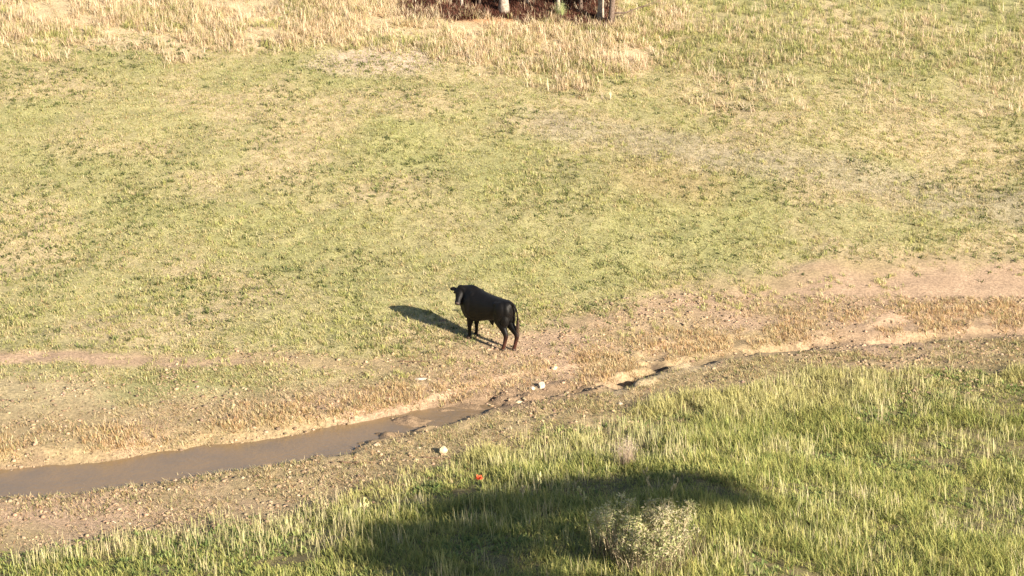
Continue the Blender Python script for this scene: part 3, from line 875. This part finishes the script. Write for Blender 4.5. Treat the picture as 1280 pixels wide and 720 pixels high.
bm = bmesh.new()
torso = [  # x, top, bottom, half width
    (-.775, 1.06, .86, .07), (-.745, 1.12, .78, .15), (-.68, 1.160, .68, .195), (-.56, 1.175, .63, .225), (-.40, 1.178, .67, .235), (-.22, 1.185, .61, .26),
    (-.02, 1.20, .565, .275), (.18, 1.23, .505, .29), (.36, 1.275, .465, .30), (.50, 1.30, .46, .285), (.62, 1.295, .47, .25), (.72, 1.265, .57, .205), (.79, 1.20, .74, .13)]
loft(bm, [((x, 0, (t + b) / 2), (0, 1, 0), w, (0, 0, 1), (t - b) / 2, 2.15) for x, t, b, w in torso], 32)
# shoulder, hump, haunch masses
for sy in (-1, 1):
    ball(bm, (.43, sy * .19, .88), .2, (.85, .68, 1.4))
    ball(bm, (-.52, sy * .115, .92), .2, (1.0, .7, 1.15))
    ball(bm, (-.66, sy * .09, .93), .13, (1, .8, 1.5))
ball(bm, (.50, 0, 1.20), .15, (1.7, .8, .85))
for sy in (-1, 1):
    ball(bm, (-.42, sy * .15, 1.06), .09, (1.2, .8, .8))      # hip bone
    ball(bm, (.36, sy * .155, 1.02), .15, (.9, .7, 1.4))      # shoulder blade
    ball(bm, (-.43, sy * .14, .72), .11, (.9, .7, 1.3))      # stifle
    ball(bm, (-.645, sy * .11, .74), .125, (.95, .8, 1.6))   # ham
    ball(bm, (.60, sy * .13, .86), .13, (.9, .8, 1.2))      # point of the shoulder
ball(bm, (.66, .03, .70), .15, (.9, .75, 1.25))          # brisket
# neck turning to the left
loft(bm, [((.42, 0, 1.02), (-.1, 1, 0), .25, (0, 0, 1), .28, 2.1), ((.60, .02, 1.06), (-.3, .95, 0), .21, (0, 0, 1), .245, 2.1), ((.71, .09, 1.09), (-.75, .66, 0), .185, (0, .1, 1), .215, 2.1),
          ((.735, .15, 1.13), (-.95, .3, 0), .155, (0, .1, 1), .175, 2.1), ((.735, .20, 1.14), (-.95, .1, 0), .13, (0, 0, 1), .14, 2.1)], 24)
# head: its own axes
hd_h = Vector((-.36, .93, 0)).normalized()
pitch = math.radians(52)
fwd = (hd_h * math.cos(pitch) + Vector((0, 0, -math.sin(pitch)))).normalized()
side = Vector((0, 0, 1)).cross(hd_h).normalized()         # the head's left
upv = fwd.cross(side).normalized()
if upv.z < 0: upv = -upv
H0 = Vector((.735, .165, 1.255))                          # poll
def hp(a, s, u): return H0 + fwd * a * .88 + side * s * 1.25 + upv * u
head = [(-.03, .09, .06, -.05), (.02, .125, .10, -.07), (.09, .130, .125, -.085), (.16, .125, .130, -.09), (.23, .103, .118, -.085), (.30, .080, .098, -.075), (.37, .072, .085, -.07), (.42, .080, .080, -.07), (.46, .074, .066, -.07), (.475, .05, .045, -.07)]
loft(bm, [(hp(a, 0, u), side, w, upv, h, 2.3) for a, w, h, u in head], 24)
for sy in (-1, 1):                                        # brow ridge, cheek
    ball(bm, hp(.13, sy * .098, -.02), .036)
    ball(bm, hp(.20, sy * .06, -.15), .075, (1, .6, 1))
ball(bm, hp(-.01, 0, -.01), .075, (1.2, 1, .8))
# ears
for sy in (-1, 1):
    e0 = hp(.04, sy * .085, -.05); dirn = (side * sy * 1.0 + Vector((0, 0, -.05)) + upv * .05).normalized()
    t2 = upv.cross(dirn).normalized(); n2 = dirn.cross(t2).normalized()
    loft(bm, [(e0, t2, .028, n2, .022, 2), (e0 + dirn * .05, t2, .055, n2, .024, 2), (e0 + dirn * .10, t2, .062, n2, .021, 2), (e0 + dirn * .15, t2, .050, n2, .017, 2), (e0 + dirn * .185, t2, .015, n2, .010, 2)], 14)
# legs (root z from the ground under each hoof)
def foreleg(fx_, fy_):
    g0 = bull_ground(fx_, fy_)
    limb(bm, [(.44, fy_ * 1.0, .82, .14, .11), (.44, fy_, .66, .125, .10), (.46, fy_, .52, .098, .082), (fx_ - .02, fy_, .42, .072, .066), (fx_, fy_, g0 + .345, .064, .060), (fx_ - .005, fy_, g0 + .28, .050, .048),
              (fx_ - .005, fy_, g0 + .17, .042, .042), (fx_, fy_, g0 + .11, .045, .043), (fx_ + .02, fy_, g0 + .07, .042, .042), (fx_ + .03, fy_, g0 + .035, .05, .048)])
    return (fx_ + .03, fy_, g0)
def hindleg(fx_, fy_, hock):
    g0 = bull_ground(fx_, fy_)
    limb(bm, [(-.50, fy_ * 1.15, .93, .22, .12), (-.48, fy_ * 1.15, .78, .19, .115), (-.46 + .3 * (fx_ + .56), fy_ * 1.1, .655, .135, .09), ((fx_ - .06) * .6 - .47 * .4, fy_, .53, .105, .078), (fx_ - .075, fy_, g0 + .42, .072, .058), (fx_ - .085, fy_, g0 + .37, .064, .052),
              (fx_ - .065, fy_, g0 + .29, .050, .046), (fx_ - .035, fy_, g0 + .18, .043, .042), (fx_ - .015, fy_, g0 + .115, .046, .043), (fx_ + .005, fy_, g0 + .07, .042, .042), (fx_ + .015, fy_, g0 + .035, .05, .048)])
    return (fx_ + .015, fy_, g0)
feet = [foreleg(.49, .125), foreleg(.50, -.125), hindleg(-.60, .11, 0), hindleg(-.77, -.085, 0)]
# sheath, dewlap, tail dock
loft(bm, [((-.10, 0, .60), (1, 0, 0), .10, (0, 1, 0), .05, 2), ((-.13, 0, .53), (1, 0, 0), .07, (0, 1, 0), .035, 2), ((-.15, 0, .475), (1, 0, 0), .030, (0, 1, 0), .022, 2), ((-.155, 0, .455), (1, 0, 0), .012, (0, 1, 0), .012, 2)], 12)
ball(bm, (-.47, 0, .60), .06, (1, .9, 1.4))
limb(bm, [(-.66, 0, 1.125, .05, .045), (-.74, 0, 1.13, .036, .034), (-.83, -.02, 1.09, .030, .030), (-.875, -.05, .98, .026, .026), (-.885, -.07, .82, .023, .023), (-.88, -.08, .66, .020, .020)], 12)
bmesh.ops.recalc_face_normals(bm, faces=bm.faces)

def bull_material():
    m, b = mat("black_coat", (.012, .009, .008), .56, .28)
    nt = m.node_tree
    tc = nt.nodes.new("ShaderNodeTexCoord")
    mp = nt.nodes.new("ShaderNodeMapping"); mp.inputs["Scale"].default_value = (1, 1, .35)
    n = nt.nodes.new("ShaderNodeTexNoise"); n.inputs["Scale"].default_value = 5; n.inputs["Detail"].default_value = 5
    r = nt.nodes.new("ShaderNodeValToRGB"); r.color_ramp.elements[0].position = .4; r.color_ramp.elements[1].position = .7
    r.color_ramp.elements[0].color = (.002, .0016, .0015, 1); r.color_ramp.elements[1].color = (.0045, .0036, .0035, 1)
    n2 = nt.nodes.new("ShaderNodeTexNoise"); n2.inputs["Scale"].default_value = 90; n2.inputs["Detail"].default_value = 3
    nt.links.new(tc.outputs["Object"], mp.inputs[0]); nt.links.new(mp.outputs[0], n.inputs["Vector"]); nt.links.new(mp.outputs[0], n2.inputs["Vector"])
    nt.links.new(n.outputs[0], r.inputs[0])
    # red-brown tint low on the hind legs
    sep = nt.nodes.new("ShaderNodeSeparateXYZ"); nt.links.new(tc.outputs["Object"], sep.inputs[0])
    mr = nt.nodes.new("ShaderNodeMapRange"); mr.inputs[1].default_value = .42; mr.inputs[2].default_value = .12; mr.inputs[3].default_value = 0; mr.inputs[4].default_value = .8
    nt.links.new(sep.outputs["Z"], mr.inputs[0])
    mr2 = nt.nodes.new("ShaderNodeMapRange"); mr2.inputs[1].default_value = 0; mr2.inputs[2].default_value = -.3; nt.links.new(sep.outputs["X"], mr2.inputs[0])
    mu = nt.nodes.new("ShaderNodeMath"); mu.operation = 'MULTIPLY'; nt.links.new(mr.outputs[0], mu.inputs[0]); nt.links.new(mr2.outputs[0], mu.inputs[1])
    mx = nt.nodes.new("ShaderNodeMix"); mx.data_type = 'RGBA'
    nt.links.new(mu.outputs[0], mx.inputs["Factor"]); nt.links.new(r.outputs[0], mx.inputs["A"]); mx.inputs["B"].default_value = (.075, .026, .018, 1)
    nt.links.new(mx.outputs["Result"], b.inputs["Base Color"])
    bp = nt.nodes.new("ShaderNodeBump"); bp.inputs["Strength"].default_value = .5; bp.inputs["Distance"].default_value = .01
    nt.links.new(n2.outputs[0], bp.inputs["Height"]); nt.links.new(bp.outputs[0], b.inputs["Normal"])
    b.inputs["Sheen Weight"].default_value = .03; b.inputs["Sheen Roughness"].default_value = .4
    return m

bull = empty("bull", (BULL_X, BULL_Y, zc), HEAD)
tag(bull, "black bull standing on the dirt edge of the meadow, turning its head towards the viewer", "bull")
raw = bpy.data.meshes.new("body"); bm.to_mesh(raw); bm.free()
tmp = bpy.data.objects.new("body", raw); COL.objects.link(tmp)
rm = tmp.modifiers.new("r", 'REMESH'); rm.mode = 'VOXEL'; rm.voxel_size = .0115; rm.use_smooth_shade = True
sm = tmp.modifiers.new("s", 'SMOOTH'); sm.factor = .5; sm.iterations = 18
dg = bpy.context.evaluated_depsgraph_get(); dg.update()
me = bpy.data.meshes.new_from_object(tmp.evaluated_get(dg)); me.name = "body"
bpy.data.objects.remove(tmp)
me.materials.clear(); me.materials.append(bull_material())
me.polygons.foreach_set("use_smooth", np.ones(len(me.polygons), dtype=bool))
body = bpy.data.objects.new("body", me); COL.objects.link(body); body.parent = bull

M_HOOF = mottled("hoof_horn", (.05, .035, .028), (.10, .07, .055), 30, .6, .2)
for (x, y, g0) in feet:
    bm = bmesh.new()
    for sy in (-1, 1):
        loft(bm, [((x + .012, y + sy * .027, g0 - .012), (1, 0, 0), .068, (0, 1, 0), .030, 2.4), ((x + .006, y + sy * .026, g0 + .02), (1, 0, 0), .060, (0, 1, 0), .028, 2.4), ((x - .004, y + sy * .023, g0 + .055), (1, 0, 0), .046, (0, 1, 0), .024, 2.4)], 14)
    bm_obj("hoof", bm, M_HOOF, body)
M_EYE, _b = mat("eye_glossy_black", (.006, .004, .004), .12, .6)
for sy in (-1, 1):
    bm = bmesh.new(); ball(bm, hp(.155, sy * .112, -.035), .021); bm_obj("eye", bm, M_EYE, body)
# bare muzzle, a little paler than the coat
bm = bmesh.new(); ball(bm, hp(.445, 0, -.055), .066, (1, 1, .62), Matrix((side, upv, fwd)).transposed())
for f in bm.faces: f.smooth = True
bm_obj("muzzle", bm, mottled("muzzle_skin", (.05, .036, .032), (.09, .068, .06), 25, .45, .2), body)
M_NOS, _b = mat("nostril_dark", (.01, .007, .006), .6, .3)
for sy in (-1, 1):
    bm = bmesh.new(); ball(bm, hp(.478, sy * .032, -.035), .014); bm_obj("nostril", bm, M_NOS, body)
# tail switch
g = np.random.default_rng(5); n = 420
M_HAIR = leaf_mat("tail_hair", .1)
base = np.array([-.88, -.08, .68]) + g.normal(0, 1, (n, 3)) * np.array([.012, .012, .05])
V, F, C, K = blade_arrays(base, g.uniform(0, 6.283, n), -g.uniform(.18, .38, n), np.full(n, .006), g.uniform(0, .13, n), g.uniform(-.05, .1, n), np.tile([.11, .07, .05], (n, 1)))
mesh_np("tail_switch", V, F, C, K, M_HAIR, False, body)
